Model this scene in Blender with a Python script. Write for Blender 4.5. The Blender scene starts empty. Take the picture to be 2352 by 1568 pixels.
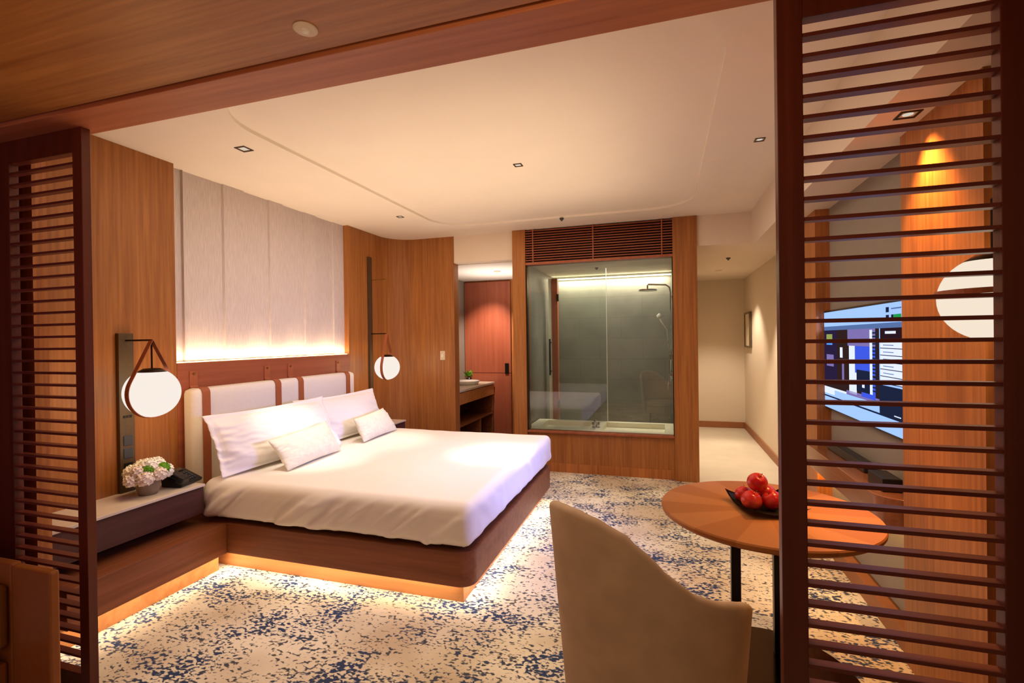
import bpy, bmesh, math, random
from mathutils import Vector, Matrix, noise
random.seed(7)
PI = math.pi
SC = bpy.context.scene
COL = SC.collection

# ------------------------------------------------------------------ materials
def lin(h):
    h = h.lstrip('#'); r = []
    for i in (0, 2, 4):
        c = int(h[i:i+2], 16) / 255
        r.append(c / 12.92 if c <= .04045 else ((c + .055) / 1.055) ** 2.4)
    return (*r, 1)

def new_mat(name):
    m = bpy.data.materials.new(name); m.use_nodes = True
    nt = m.node_tree
    return m, nt, nt.nodes['Principled BSDF']

def plain(name, col, rough=.5, metal=0, spec=.5, noise_amt=0, nscale=40, bump=0, coat=0):
    m, nt, b = new_mat(name)
    b.inputs['Base Color'].default_value = lin(col)
    b.inputs['Roughness'].default_value = rough
    b.inputs['Metallic'].default_value = metal
    b.inputs['Specular IOR Level'].default_value = spec
    b.inputs['Coat Weight'].default_value = coat
    tc = nt.nodes.new('ShaderNodeTexCoord')
    n = nt.nodes.new('ShaderNodeTexNoise'); n.inputs['Scale'].default_value = nscale; n.inputs['Detail'].default_value = 3
    nt.links.new(tc.outputs['Object'], n.inputs['Vector'])
    if noise_amt:
        mx = nt.nodes.new('ShaderNodeMix'); mx.data_type = 'RGBA'; mx.blend_type = 'MULTIPLY'
        mx.inputs[6].default_value = lin(col)
        rp = nt.nodes.new('ShaderNodeValToRGB')
        a = 1 - noise_amt
        rp.color_ramp.elements[0].color = (a, a, a, 1); rp.color_ramp.elements[0].position = .3
        rp.color_ramp.elements[1].color = (1, 1, 1, 1); rp.color_ramp.elements[1].position = .7
        nt.links.new(n.outputs['Fac'], rp.inputs['Fac'])
        nt.links.new(rp.outputs['Color'], mx.inputs[7]); mx.inputs[0].default_value = 1
        nt.links.new(mx.outputs[2], b.inputs['Base Color'])
    if bump:
        bp = nt.nodes.new('ShaderNodeBump'); bp.inputs['Strength'].default_value = bump; bp.inputs['Distance'].default_value = .004
        nt.links.new(n.outputs['Fac'], bp.inputs['Height']); nt.links.new(bp.outputs['Normal'], b.inputs['Normal'])
    return m

def wood(name, c_dark, c_light, axis='z', rough=.42, scale=55, spec=.4, coat=0, board=0):
    m, nt, b = new_mat(name)
    tc = nt.nodes.new('ShaderNodeTexCoord'); mp = nt.nodes.new('ShaderNodeMapping')
    s = {'x': (.035, 1, 1), 'y': (1, .035, 1), 'z': (1, 1, .035)}[axis]
    mp.inputs['Scale'].default_value = [v * scale for v in s]
    nt.links.new(tc.outputs['Object'], mp.inputs['Vector'])
    n1 = nt.nodes.new('ShaderNodeTexNoise'); n1.inputs['Scale'].default_value = 1; n1.inputs['Detail'].default_value = 2
    n2 = nt.nodes.new('ShaderNodeTexNoise'); n2.inputs['Scale'].default_value = 6; n2.inputs['Detail'].default_value = 4
    n3 = nt.nodes.new('ShaderNodeTexNoise'); n3.inputs['Scale'].default_value = .16; n3.inputs['Detail'].default_value = 1
    for n in (n1, n2, n3): nt.links.new(mp.outputs['Vector'], n.inputs['Vector'])
    a1 = nt.nodes.new('ShaderNodeMath'); a1.operation = 'MULTIPLY_ADD'; a1.inputs[1].default_value = .35
    nt.links.new(n2.outputs['Fac'], a1.inputs[0]); nt.links.new(n1.outputs['Fac'], a1.inputs[2])
    a2 = nt.nodes.new('ShaderNodeMath'); a2.operation = 'MULTIPLY_ADD'; a2.inputs[1].default_value = .5
    nt.links.new(n3.outputs['Fac'], a2.inputs[0]); nt.links.new(a1.outputs[0], a2.inputs[2])
    rp = nt.nodes.new('ShaderNodeValToRGB')
    rp.color_ramp.elements[0].position = .78; rp.color_ramp.elements[0].color = lin(c_dark)
    rp.color_ramp.elements[1].position = 1.32; rp.color_ramp.elements[1].color = lin(c_light)
    mr = nt.nodes.new('ShaderNodeMapRange'); mr.inputs[1].default_value = .62; mr.inputs[2].default_value = 1.25
    nt.links.new(a2.outputs[0], mr.inputs[0]); nt.links.new(mr.outputs[0], rp.inputs['Fac'])
    rp.color_ramp.elements[0].position = .1; rp.color_ramp.elements[1].position = .9
    nt.links.new(rp.outputs['Color'], b.inputs['Base Color'])
    b.inputs['Roughness'].default_value = rough; b.inputs['Specular IOR Level'].default_value = spec
    b.inputs['Coat Weight'].default_value = coat; b.inputs['Coat Roughness'].default_value = .15
    bp = nt.nodes.new('ShaderNodeBump'); bp.inputs['Strength'].default_value = .08; bp.inputs['Distance'].default_value = .002
    nt.links.new(n2.outputs['Fac'], bp.inputs['Height']); nt.links.new(bp.outputs['Normal'], b.inputs['Normal'])
    return m

def emit(name, col, strength):
    m, nt, b = new_mat(name)
    nt.nodes.remove(b)
    e = nt.nodes.new('ShaderNodeEmission'); e.inputs[0].default_value = lin(col); e.inputs[1].default_value = strength
    nt.links.new(e.outputs[0], nt.nodes['Material Output'].inputs[0])
    return m

def glass_mat(name, tint, refl=.1):
    m, nt, b = new_mat(name); nt.nodes.remove(b)
    t = nt.nodes.new('ShaderNodeBsdfTransparent'); t.inputs[0].default_value = tint
    g = nt.nodes.new('ShaderNodeBsdfGlossy'); g.inputs['Roughness'].default_value = .015; g.inputs[0].default_value = (.9, .95, 1, 1)
    fr = nt.nodes.new('ShaderNodeFresnel'); fr.inputs['IOR'].default_value = 1.5
    ad = nt.nodes.new('ShaderNodeMath'); ad.operation = 'ADD'; ad.inputs[1].default_value = refl
    nt.links.new(fr.outputs[0], ad.inputs[0])
    mx = nt.nodes.new('ShaderNodeMixShader')
    nt.links.new(ad.outputs[0], mx.inputs[0]); nt.links.new(t.outputs[0], mx.inputs[1]); nt.links.new(g.outputs[0], mx.inputs[2])
    nt.links.new(mx.outputs[0], nt.nodes['Material Output'].inputs[0])
    return m

def carpet_mat():
    m, nt, b = new_mat('carpet_blue_cream')
    N = nt.nodes; L = nt.links
    tc = N.new('ShaderNodeTexCoord')
    mp = N.new('ShaderNodeMapping'); mp.inputs['Scale'].default_value = (1, 1.5, 1); L.new(tc.outputs['Object'], mp.inputs['Vector'])
    fine = N.new('ShaderNodeTexNoise'); fine.inputs['Scale'].default_value = 40; fine.inputs['Detail'].default_value = 1.2; fine.inputs['Roughness'].default_value = .5; fine.inputs['Distortion'].default_value = .4
    big = N.new('ShaderNodeTexNoise'); big.inputs['Scale'].default_value = 3.0; big.inputs['Detail'].default_value = 2.5
    mid = N.new('ShaderNodeTexNoise'); mid.inputs['Scale'].default_value = 9; mid.inputs['Detail'].default_value = 2
    tan = N.new('ShaderNodeTexNoise'); tan.inputs['Scale'].default_value = 1.6; tan.inputs['Detail'].default_value = 2
    for n in (fine, big, mid, tan): L.new(mp.outputs[0], n.inputs['Vector'])
    mp2 = N.new('ShaderNodeMapping'); mp2.inputs['Location'].default_value = (7.3, 2.1, 0); L.new(tc.outputs['Object'], mp2.inputs['Vector']); L.new(mp2.outputs[0], tan.inputs['Vector'])
    s1 = N.new('ShaderNodeMath'); s1.operation = 'MULTIPLY_ADD'; s1.inputs[1].default_value = .56; L.new(big.outputs[0], s1.inputs[0]); L.new(fine.outputs[0], s1.inputs[2])
    s2 = N.new('ShaderNodeMath'); s2.operation = 'MULTIPLY_ADD'; s2.inputs[1].default_value = .38; L.new(mid.outputs[0], s2.inputs[0]); L.new(s1.outputs[0], s2.inputs[2])
    rp = N.new('ShaderNodeMapRange'); rp.inputs[1].default_value = .985; rp.inputs[2].default_value = 1.09
    L.new(s2.outputs[0], rp.inputs[0])
    cr = N.new('ShaderNodeValToRGB')
    cr.color_ramp.elements[0].position = .35; cr.color_ramp.elements[0].color = lin('#f0e6d0')
    cr.color_ramp.elements[1].position = .62; cr.color_ramp.elements[1].color = lin('#cbb79c')
    L.new(tan.outputs[0], cr.inputs[0])
    cb = N.new('ShaderNodeValToRGB')
    cb.color_ramp.elements[0].position = .42; cb.color_ramp.elements[0].color = lin('#5a5654')
    cb.color_ramp.elements[1].position = .6; cb.color_ramp.elements[1].color = lin('#3a4768')
    L.new(big.outputs[0], cb.inputs[0])
    mx = N.new('ShaderNodeMix'); mx.data_type = 'RGBA'
    L.new(rp.outputs[0], mx.inputs[0]); L.new(cr.outputs[0], mx.inputs[6]); L.new(cb.outputs[0], mx.inputs[7])
    L.new(mx.outputs[2], b.inputs['Base Color'])
    b.inputs['Roughness'].default_value = .95; b.inputs['Specular IOR Level'].default_value = .1
    pile = N.new('ShaderNodeTexNoise'); pile.inputs['Scale'].default_value = 260; L.new(tc.outputs['Object'], pile.inputs['Vector'])
    bp = N.new('ShaderNodeBump'); bp.inputs['Strength'].default_value = .35; bp.inputs['Distance'].default_value = .004
    L.new(pile.outputs[0], bp.inputs['Height']); L.new(bp.outputs[0], b.inputs['Normal'])
    return m

def tile_mat():
    m, nt, b = new_mat('grey_stone_tile')
    N = nt.nodes; L = nt.links
    tc = N.new('ShaderNodeTexCoord')
    sx = N.new('ShaderNodeSeparateXYZ'); L.new(tc.outputs['Object'], sx.inputs[0])
    ad = N.new('ShaderNodeMath'); L.new(sx.outputs[0], ad.inputs[0]); L.new(sx.outputs[1], ad.inputs[1])
    cb = N.new('ShaderNodeCombineXYZ'); L.new(ad.outputs[0], cb.inputs[0]); L.new(sx.outputs[2], cb.inputs[1])
    br = N.new('ShaderNodeTexBrick'); br.inputs['Scale'].default_value = 1; br.inputs['Mortar Size'].default_value = .003
    br.inputs['Brick Width'].default_value = .6; br.inputs['Row Height'].default_value = .3
    br.inputs['Color1'].default_value = lin('#85827a'); br.inputs['Color2'].default_value = lin('#827f78'); br.inputs['Mortar'].default_value = lin('#76736d')
    L.new(cb.outputs[0], br.inputs['Vector'])
    n = N.new('ShaderNodeTexNoise'); n.inputs['Scale'].default_value = 3; n.inputs['Detail'].default_value = 5; L.new(tc.outputs['Object'], n.inputs['Vector'])
    mx = N.new('ShaderNodeMix'); mx.data_type = 'RGBA'; mx.blend_type = 'MULTIPLY'; mx.inputs[0].default_value = .5
    L.new(br.outputs[0], mx.inputs[6]); L.new(n.outputs[0], mx.inputs[7])
    L.new(mx.outputs[2], b.inputs['Base Color']); b.inputs['Roughness'].default_value = .4
    return m

def fabric_wall_mat():
    m, nt, b = new_mat('pale_lilac_linen')
    N = nt.nodes; L = nt.links
    tc = N.new('ShaderNodeTexCoord'); mp = N.new('ShaderNodeMapping'); mp.inputs['Scale'].default_value = (300, 300, 12)
    L.new(tc.outputs['Object'], mp.inputs[0])
    n = N.new('ShaderNodeTexNoise'); n.inputs['Scale'].default_value = 1; n.inputs['Detail'].default_value = 3; L.new(mp.outputs[0], n.inputs[0])
    cr = N.new('ShaderNodeValToRGB'); cr.color_ramp.elements[0].color = lin('#b3a59f'); cr.color_ramp.elements[0].position = .3
    cr.color_ramp.elements[1].color = lin('#cabfba'); cr.color_ramp.elements[1].position = .7
    L.new(n.outputs[0], cr.inputs[0]); L.new(cr.outputs[0], b.inputs['Base Color']); b.inputs['Roughness'].default_value = .9
    return m

def table_wood_mat():
    m, nt, b = new_mat('sunburst_veneer')
    N = nt.nodes; L = nt.links
    tc = N.new('ShaderNodeTexCoord'); sp = N.new('ShaderNodeSeparateXYZ'); L.new(tc.outputs['Object'], sp.inputs[0])
    at = N.new('ShaderNodeMath'); at.operation = 'ARCTAN2'; L.new(sp.outputs[1], at.inputs[0]); L.new(sp.outputs[0], at.inputs[1])
    mu = N.new('ShaderNodeMath'); mu.operation = 'MULTIPLY'; mu.inputs[1].default_value = 16 / (2 * PI); L.new(at.outputs[0], mu.inputs[0])
    fl = N.new('ShaderNodeMath'); fl.operation = 'FLOOR'; L.new(mu.outputs[0], fl.inputs[0])
    fr = N.new('ShaderNodeMath'); fr.operation = 'FRACT'; L.new(mu.outputs[0], fr.inputs[0])
    md = N.new('ShaderNodeMath'); md.operation = 'PINGPONG'; md.inputs[1].default_value = 1; L.new(fl.outputs[0], md.inputs[0])
    cr = N.new('ShaderNodeValToRGB'); cr.color_ramp.elements[0].color = lin('#a06436'); cr.color_ramp.elements[1].color = lin('#ac7040')
    L.new(md.outputs[0], cr.inputs[0])
    g = N.new('ShaderNodeTexNoise'); g.inputs['Scale'].default_value = 60; g.inputs['Detail'].default_value = 3
    cbx = N.new('ShaderNodeCombineXYZ'); L.new(mu.outputs[0], cbx.inputs[0]); L.new(cbx.outputs[0], g.inputs[0])
    mx = N.new('ShaderNodeMix'); mx.data_type = 'RGBA'; mx.blend_type = 'MULTIPLY'; mx.inputs[0].default_value = .15
    L.new(cr.outputs[0], mx.inputs[6]); L.new(g.outputs[0], mx.inputs[7]); L.new(mx.outputs[2], b.inputs['Base Color'])
    b.inputs['Roughness'].default_value = .5; b.inputs['Specular IOR Level'].default_value = .2
    return m

def apple_mat():
    m, nt, b = new_mat('red_apple_skin')
    N = nt.nodes; L = nt.links
    tc = N.new('ShaderNodeTexCoord'); n = N.new('ShaderNodeTexNoise'); n.inputs['Scale'].default_value = 14; n.inputs['Detail'].default_value = 3
    L.new(tc.outputs['Object'], n.inputs[0])
    cr = N.new('ShaderNodeValToRGB'); cr.color_ramp.elements[0].color = lin('#b3141c'); cr.color_ramp.elements[0].position = .45
    cr.color_ramp.elements[1].color = lin('#e0573a'); cr.color_ramp.elements[1].position = .75
    L.new(n.outputs[0], cr.inputs[0]); L.new(cr.outputs[0], b.inputs['Base Color'])
    b.inputs['Roughness'].default_value = .25; b.inputs['Coat Weight'].default_value = .3
    return m

M = dict(
    wood_z=wood('oak_panel_vertical', '#8a5429', '#a96e37', 'z'),
    wood_dk=wood('red_oak_panel_vertical', '#92562a', '#b8753e', 'z'),
    wood_x=wood('red_beam_wood', '#a05a36', '#b87048', 'x', scale=40),
    ceil_wood=wood('ceiling_veneer', '#8e5424', '#b07438', 'x', scale=46),
    bed_wood=wood('walnut_platform', '#6b3a20', '#8c5233', 'x', scale=24),
    bed_wood_y=wood('walnut_ledge', '#6b3a20', '#8c5233', 'y', scale=24),
    plinth=wood('orange_plinth', '#b5713a', '#cc8a50', 'x', scale=22),
    dark_wood=wood('dark_drawer_front', '#3f2320', '#553230', 'y', scale=22),
    screen=wood('mahogany_screen', '#4c1c10', '#602818', 'z', scale=30, rough=.38, spec=.5),
    slat=wood('mahogany_slat', '#52201a', '#6a3024', 'x', scale=30, rough=.38, spec=.5),
    louver=wood('mahogany_louver', '#82402a', '#9a5538', 'x', scale=30),
    rail=wood('red_rail_wood', '#8b4a30', '#a05a3c', 'y', scale=22),
    door=wood('red_lacquered_door', '#8c4630', '#a05a40', 'z', rough=.35, scale=20),
    console=wood('console_wood', '#7d4a30', '#936045', 'y', rough=.18, coat=.5, scale=20),
    border=plain('skirting_wood', '#9a6038', .5, noise_amt=.15, nscale=20),
    ceil=plain('ceiling_paint', '#e8ddcf', .85, noise_amt=.03, nscale=3),
    fascia=plain('fascia_paint', '#e0d0bc', .85, noise_amt=.03, nscale=3),
    wallp=plain('woven_beige_wallcovering', '#d8c7b0', .85, noise_amt=.1, nscale=120, bump=.1),
    grey=plain('taupe_wallcovering', '#8e8376', .85, noise_amt=.1, nscale=140, bump=.1),
    fabricw=fabric_wall_mat(),
    leather_cream=plain('cream_leather', '#e6ddcd', .5, noise_amt=.04, nscale=60, bump=.05),
    leather_tan=plain('tan_leather_strap', '#a35a36', .45, noise_amt=.12, nscale=50, bump=.08),
    leather_or=plain('orange_leather', '#8a4d1c', .5, noise_amt=.12, nscale=30, bump=.08),
    leather_or2=plain('olive_tan_leather', '#7a4a16', .5, noise_amt=.12, nscale=30, bump=.08),
    cotton=plain('white_cotton', '#f1ebe1', .85, spec=.2, noise_amt=.03, nscale=300, bump=.05),
    cotton2=plain('white_pillow_cotton', '#f4efe9', .85, spec=.2, noise_amt=.02, nscale=300, bump=.05),
    damask=plain('ivory_damask', '#efe8d4', .65, noise_amt=.12, nscale=28, bump=.15),
    stone=plain('pale_stone_top', '#d6c8b4', .3, noise_amt=.08, nscale=12),
    stone_fl=plain('honed_beige_stone', '#cdbfa8', .42, noise_amt=.08, nscale=5),
    tile=tile_mat(),
    tub=plain('cream_stone_tub', '#efe8d0', .35, noise_amt=.05, nscale=8),
    bronze=plain('dark_bronze', '#3a2c22', .35, metal=.8, noise_amt=.1),
    plate_b=plain('brushed_bronze_plate', '#6b5c48', .38, metal=.7, noise_amt=.1, nscale=60),
    disc=plain('polished_bronze_disc', '#5a4434', .14, metal=1, noise_amt=.05),
    leg=plain('black_bronze_leg', '#241a14', .3, metal=.6, noise_amt=.05),
    black=plain('black_plastic', '#141518', .35, noise_amt=.1),
    blackm=plain('matte_black_metal', '#15120f', .4, metal=.5, noise_amt=.1),
    greyb=plain('dark_grey_button', '#3c4044', .4, noise_amt=.1),
    chrome=plain('chrome', '#d8d8d8', .15, metal=1, noise_amt=.02),
    brass=plain('satin_brass', '#a8804a', .3, metal=.9, noise_amt=.05),
    chair=plain('sand_velvet', '#c0a487', .8, spec=.25, noise_amt=.16, nscale=9, bump=.1),
    chair_in=plain('camel_lining', '#a8743e', .7, noise_amt=.12, nscale=20),
    vase=plain('taupe_ceramic', '#8c7862', .5, noise_amt=.25, nscale=22, bump=.2),
    petal=plain('cream_petal', '#fffae8', .7, noise_amt=.1, nscale=30),
    petal2=plain('blush_petal', '#f8ead6', .7, noise_amt=.1, nscale=30),
    leaf=plain('green_chrysanthemum', '#6fae22', .7, noise_amt=.3, nscale=60),
    leafd=plain('deep_green_leaf', '#3d6a1c', .6, noise_amt=.2, nscale=40),
    dish=plain('dark_slate_dish', '#33291f', .35, noise_amt=.2, nscale=20),
    apple=apple_mat(),
    table=table_wood_mat(),
    table_edge=wood('table_edge_wood', '#6b3c1e', '#80502c', 'x'),
    carpet=carpet_mat(),
    white=plain('white_plastic', '#e8e2d6', .4, noise_amt=.02),
    paper=plain('cream_print', '#d8c8a8', .6, noise_amt=.1, nscale=15),
    glass=glass_mat('bath_glass', (.90, .93, .89, 1), .06),
    glass2=glass_mat('partition_glass', (.9, .96, .92, 1), .02),
    globe=emit('opal_globe_glow', '#fff3e8', .88),
    globe_r=emit('opal_globe_warm_glow', '#ffeed8', .85),
    led=emit('warm_led', '#ffc27a', 14),
    led_cove=emit('cove_led', '#fff2c8', 9),
    lens=emit('downlight_lens', '#fff4e0', .6),
)

# ------------------------------------------------------------------ mesh helpers
def box(bm, x0, x1, y0, y1, z0, z1, mi=0):
    vs = [bm.verts.new((x, y, z)) for x in (x0, x1) for y in (y0, y1) for z in (z0, z1)]
    for f in ((0, 1, 3, 2), (4, 6, 7, 5), (0, 4, 5, 1), (2, 3, 7, 6), (0, 2, 6, 4), (1, 5, 7, 3)):
        fc = bm.faces.new([vs[i] for i in f]); fc.material_index = mi
    return vs

def quad(bm, pts, mi=0):
    f = bm.faces.new([bm.verts.new(p) for p in pts]); f.material_index = mi
    return f

def cyl(bm, a, b, r, r2=None, n=20, cap=True):
    a = Vector(a); b = Vector(b); r2 = r if r2 is None else r2
    d = (b - a).normalized()
    u = d.orthogonal().normalized(); v = d.cross(u)
    A = [bm.verts.new(a + (u * math.cos(t) + v * math.sin(t)) * r) for t in [2 * PI * i / n for i in range(n)]]
    B = [bm.verts.new(b + (u * math.cos(t) + v * math.sin(t)) * r2) for t in [2 * PI * i / n for i in range(n)]]
    for i in range(n): bm.faces.new((A[i], A[(i + 1) % n], B[(i + 1) % n], B[i]))
    if cap: bm.faces.new(A[::-1]); bm.faces.new(B)

def tube(bm, pts, r, n=10):
    pts = [Vector(p) for p in pts]; rings = []
    for i, p in enumerate(pts):
        d = (pts[min(i + 1, len(pts) - 1)] - pts[max(i - 1, 0)]).normalized()
        u = d.cross(Vector((.13, .27, .95))).normalized(); v = d.cross(u)
        rings.append([bm.verts.new(p + (u * math.cos(t) + v * math.sin(t)) * r) for t in [2 * PI * k / n for k in range(n)]])
    for a, b in zip(rings, rings[1:]):
        for k in range(n): bm.faces.new((a[k], a[(k + 1) % n], b[(k + 1) % n], b[k]))
    bm.faces.new(rings[0][::-1]); bm.faces.new(rings[-1])

def lathe(bm, prof, c=(0, 0, 0), n=40, mi=0):
    rings = []
    for r, z in prof:
        if r < 1e-5: rings.append([bm.verts.new((c[0], c[1], c[2] + z))])
        else: rings.append([bm.verts.new((c[0] + r * math.cos(2 * PI * k / n), c[1] + r * math.sin(2 * PI * k / n), c[2] + z)) for k in range(n)])
    for a, b in zip(rings, rings[1:]):
        for k in range(n):
            j = (k + 1) % n
            if len(a) == 1: f = bm.faces.new((a[0], b[j], b[k]))
            elif len(b) == 1: f = bm.faces.new((a[k], a[j], b[0]))
            else: f = bm.faces.new((a[k], a[j], b[j], b[k]))
            f.material_index = mi

def sphere(bm, c, r, n=32, sz=1):
    prof = [(r * math.sin(PI * i / (n // 2)), -r * sz * math.cos(PI * i / (n // 2))) for i in range(n // 2 + 1)]
    lathe(bm, prof, c, n)

def prism(bm, poly, z0, z1, mi=0):
    lo = [bm.verts.new((x, y, z0)) for x, y in poly]; hi = [bm.verts.new((x, y, z1)) for x, y in poly]
    n = len(poly)
    for i in range(n): bm.faces.new((lo[i], lo[(i + 1) % n], hi[(i + 1) % n], hi[i])).material_index = mi
    bm.faces.new(lo[::-1]).material_index = mi; bm.faces.new(hi).material_index = mi

def ribbon(bm, pts, width_vec, thick=.003):
    """flat strap following pts; width_vec a Vector or list"""
    pts = [Vector(p) for p in pts]; n = len(pts); rows = []
    for i, p in enumerate(pts):
        w = Vector(width_vec if not isinstance(width_vec, list) else width_vec[i]) * .5
        d = (pts[min(i + 1, n - 1)] - pts[max(i - 1, 0)]).normalized()
        nn = d.cross(w).normalized() * thick * .5
        rows.append([bm.verts.new(p - w - nn), bm.verts.new(p + w - nn), bm.verts.new(p + w + nn), bm.verts.new(p - w + nn)])
    for a, b in zip(rows, rows[1:]):
        for k in range(4): bm.faces.new((a[k], a[(k + 1) % 4], b[(k + 1) % 4], b[k]))
    bm.faces.new(rows[0][::-1]); bm.faces.new(rows[-1])

def obj(name, bm, mats, parent=None, bevel=0, smooth=False, seg=2, origin=None):
    """link bm (world coordinates) as one mesh object; keep world position under its parent"""
    bmesh.ops.recalc_face_normals(bm, faces=bm.faces[:])
    if origin is None:
        if parent is not None: origin = Vector((0, 0, 0))
        else: origin = Vector((0, 0, 0))
    off = Vector(origin)
    me = bpy.data.meshes.new(name)
    pl = Vector(parent['wo']) if parent is not None else Vector((0, 0, 0))
    tr = off if parent is None else pl
    bmesh.ops.translate(bm, verts=bm.verts[:], vec=-tr)
    bm.to_mesh(me); bm.free()
    if not isinstance(mats, (list, tuple)): mats = [mats]
    for m in mats: me.materials.append(m)
    if smooth:
        for p in me.polygons: p.use_smooth = True
    o = bpy.data.objects.new(name, me); COL.objects.link(o)
    if parent is not None: o.parent = parent; o['wo'] = parent['wo']
    else: o.location = tr; o['wo'] = list(tr)
    if bevel:
        b = o.modifiers.new('bevel', 'BEVEL'); b.width = bevel; b.segments = seg; b.limit_method = 'ANGLE'
    return o

def autosmooth(o, ang=40):
    for p in o.data.polygons: p.use_smooth = True
    ed = o.data
    bm = bmesh.new(); bm.from_mesh(ed)
    for e in bm.edges:
        if len(e.link_faces) == 2 and e.calc_face_angle(0) > math.radians(ang): e.smooth = False
    bm.to_mesh(ed); bm.free()
    return o

def thing(name, label, cat, loc, group=None):
    o = bpy.data.objects.new(name, None); COL.objects.link(o); o.location = loc; o['wo'] = list(loc)
    o.empty_display_size = .05
    o['label'] = label; o['category'] = cat
    if group: o['group'] = group
    return o

def tag(o, label, cat, group=None):
    o['label'] = label; o['category'] = cat
    if group: o['group'] = group
    return o

def struct(name, bm, mats, bevel=0, parent=None):
    o = obj(name, bm, mats, parent, bevel)
    if parent is None: o['kind'] = 'structure'
    return o

def B(*a):
    bm = bmesh.new(); box(bm, *a); return bm

XW = -3.24      # plane of the bedhead wall
H = 2.75

# ------------------------------------------------------------------ shell: floors
bm = bmesh.new(); box(bm, -4.2, 1.125, -.6, 5.41, -.05, 0); struct('floor', bm, M['carpet'])
bm = bmesh.new(); box(bm, .325, 1.3, 5.41, 8.8, -.05, 0); struct('floor.001', bm, M['stone_fl'])
bm = bmesh.new(); box(bm, -3.1, .325, 5.41, 7.35, -.05, 0.0); struct('floor.002', bm, M['stone_fl'])

# bedhead wall: near wood panel, fabric recess, far wood panel with the curved corner
struct('wall_left', B(-3.42, XW, 1.60, 2.55, 0, H), M['wood_z'])
pts = [(XW, 4.5), (XW, 5.10)]
for i in range(1, 13):
    a = PI / 2 * i / 12
    pts.append((XW + .33 * (1 - math.cos(a)), 5.10 + .33 * math.sin(a)))
pts += [(-2.42, 5.43), (-2.42, 5.56), (-3.42, 5.56), (-3.42, 4.5)]
bm = bmesh.new(); prism(bm, pts, 0, H); o = struct('wall_left.001', bm, M['wood_z']); autosmooth(o, 35)
struct('wall_left.002', B(-3.42, -3.34, 2.55, 4.5, 0, H), M['grey'])
# pleated fabric cladding
bm = bmesh.new()
ys = [2.56, 2.665, 3.20, 3.63, 4.07, 4.49]
prof = []
for i in range(len(ys) - 1):
    a, b = ys[i], ys[i + 1]; w = b - a
    if i == 0: prof += [(-3.318, a), (-3.318, b - .004), (-3.30, b)]; continue
    prof += [(-3.318, a + .004), (-3.314, a + w * .62), (-3.300, a + w * .64), (-3.296, b - .002)]
prof += [(-3.296, 4.5)]
lo = [bm.verts.new((x, y, 1.375)) for x, y in prof]; hi = [bm.verts.new((x, y, H)) for x, y in prof]
for i in range(len(prof) - 1): bm.faces.new((lo[i], lo[i + 1], hi[i + 1], hi[i]))
o = struct('wall_left.003', bm, M['fabricw'])
# rail ledge below the fabric, with the light strip on it
struct('trim_1', B(-3.34, -3.235, 2.552, 4.498, .30, 1.365), M['rail'], .004)
struct('trim_2', B(-3.275, -3.262, 2.56, 4.49, 1.366, 1.372), M['led'])
# stub walls beside the opening, left
struct('wall_front', B(-4.2, -2.985, 1.52, 1.599, 0, H), M['screen'])
struct('trim_13', B(-2.985, -2.855, 1.54, 1.599, 0, H), M['wood_dk'])
struct('wall_left.004', B(-4.3, -4.2, -.6, 1.9, 0, H), M['screen'])

# ceiling with recessed tray (rounded rectangle)
def rrect(x0, x1, y0, y1, r, n=10):
    p = []
    for cx, cy, a0 in ((x1 - r, y1 - r, 0), (x0 + r, y1 - r, PI / 2), (x0 + r, y0 + r, PI), (x1 - r, y0 + r, 1.5 * PI)):
        for i in range(n + 1):
            a = a0 + PI / 2 * i / n; p.append((cx + r * math.cos(a), cy + r * math.sin(a)))
    return p
def ceiling_slab():
    bm = bmesh.new()
    x0, x1, y0, y1 = -3.45, .84, 1.50, 5.45
    inner = rrect(-2.34, .27, 1.93, 5.0, .42, 12)
    n = len(inner)
    iv = [bm.verts.new((x, y, H)) for x, y in inner]; up = [bm.verts.new((x, y, H + .02)) for x, y in inner]
    ov = [bm.verts.new((x, y, H)) for x, y in ((x0, y0), (x1, y0), (x1, y1), (x0, y1))]
    ed = [bm.edges.new((iv[k], iv[(k + 1) % n])) for k in range(n)] + [bm.edges.new((ov[k], ov[(k + 1) % 4])) for k in range(4)]
    bmesh.ops.triangle_fill(bm, use_beauty=True, use_dissolve=False, edges=ed)
    for f in [f for f in bm.faces if all(v in iv for v in f.verts)]: bm.faces.remove(f)
    for k in range(n): bm.faces.new((iv[k], iv[(k + 1) % n], up[(k + 1) % n], up[k]))
    bm.faces.new(up)
    return bm
o = struct('ceiling', ceiling_slab(), M['ceil'])
struct('ceiling.001', B(-3.45, 1.5, 1.50, 5.6, H + .03, H + .1), M['ceil'])
# dropped ceiling along the television wall and down the corridor
struct('ceiling.002', B(.84, 1.4, 1.50, 5.4, 2.40, H + .03), M['fascia'])
struct('ceiling.003', B(.325, 1.4, 5.4, 8.85, 2.44, H + .03), M['fascia'])
struct('ceiling.004', B(-3.1, .325, 5.565, 7.4, 2.42, H + .03), M['ceil'])
struct('trim_3', B(-2.425, -1.66, 5.44, 5.565, 2.43, H + .02), M['fascia'])
# portal beam and the veneered ceiling of the sitting area
bm = bmesh.new(); box(bm, -4.2, 1.6, 1.33, 1.503, 2.42, 2.85)
struct('trim_4', bm, M['wood_x'], .003)
struct('ceiling.005', B(-4.2, 1.6, -.6, 1.318, 2.432, 2.55), M['ceil_wood'])
struct('trim_5', B(-4.2, 1.6, 1.31, 1.335, 2.46, 2.56), M['blackm'])  # black strip in the step, standing for its shadow line

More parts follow.
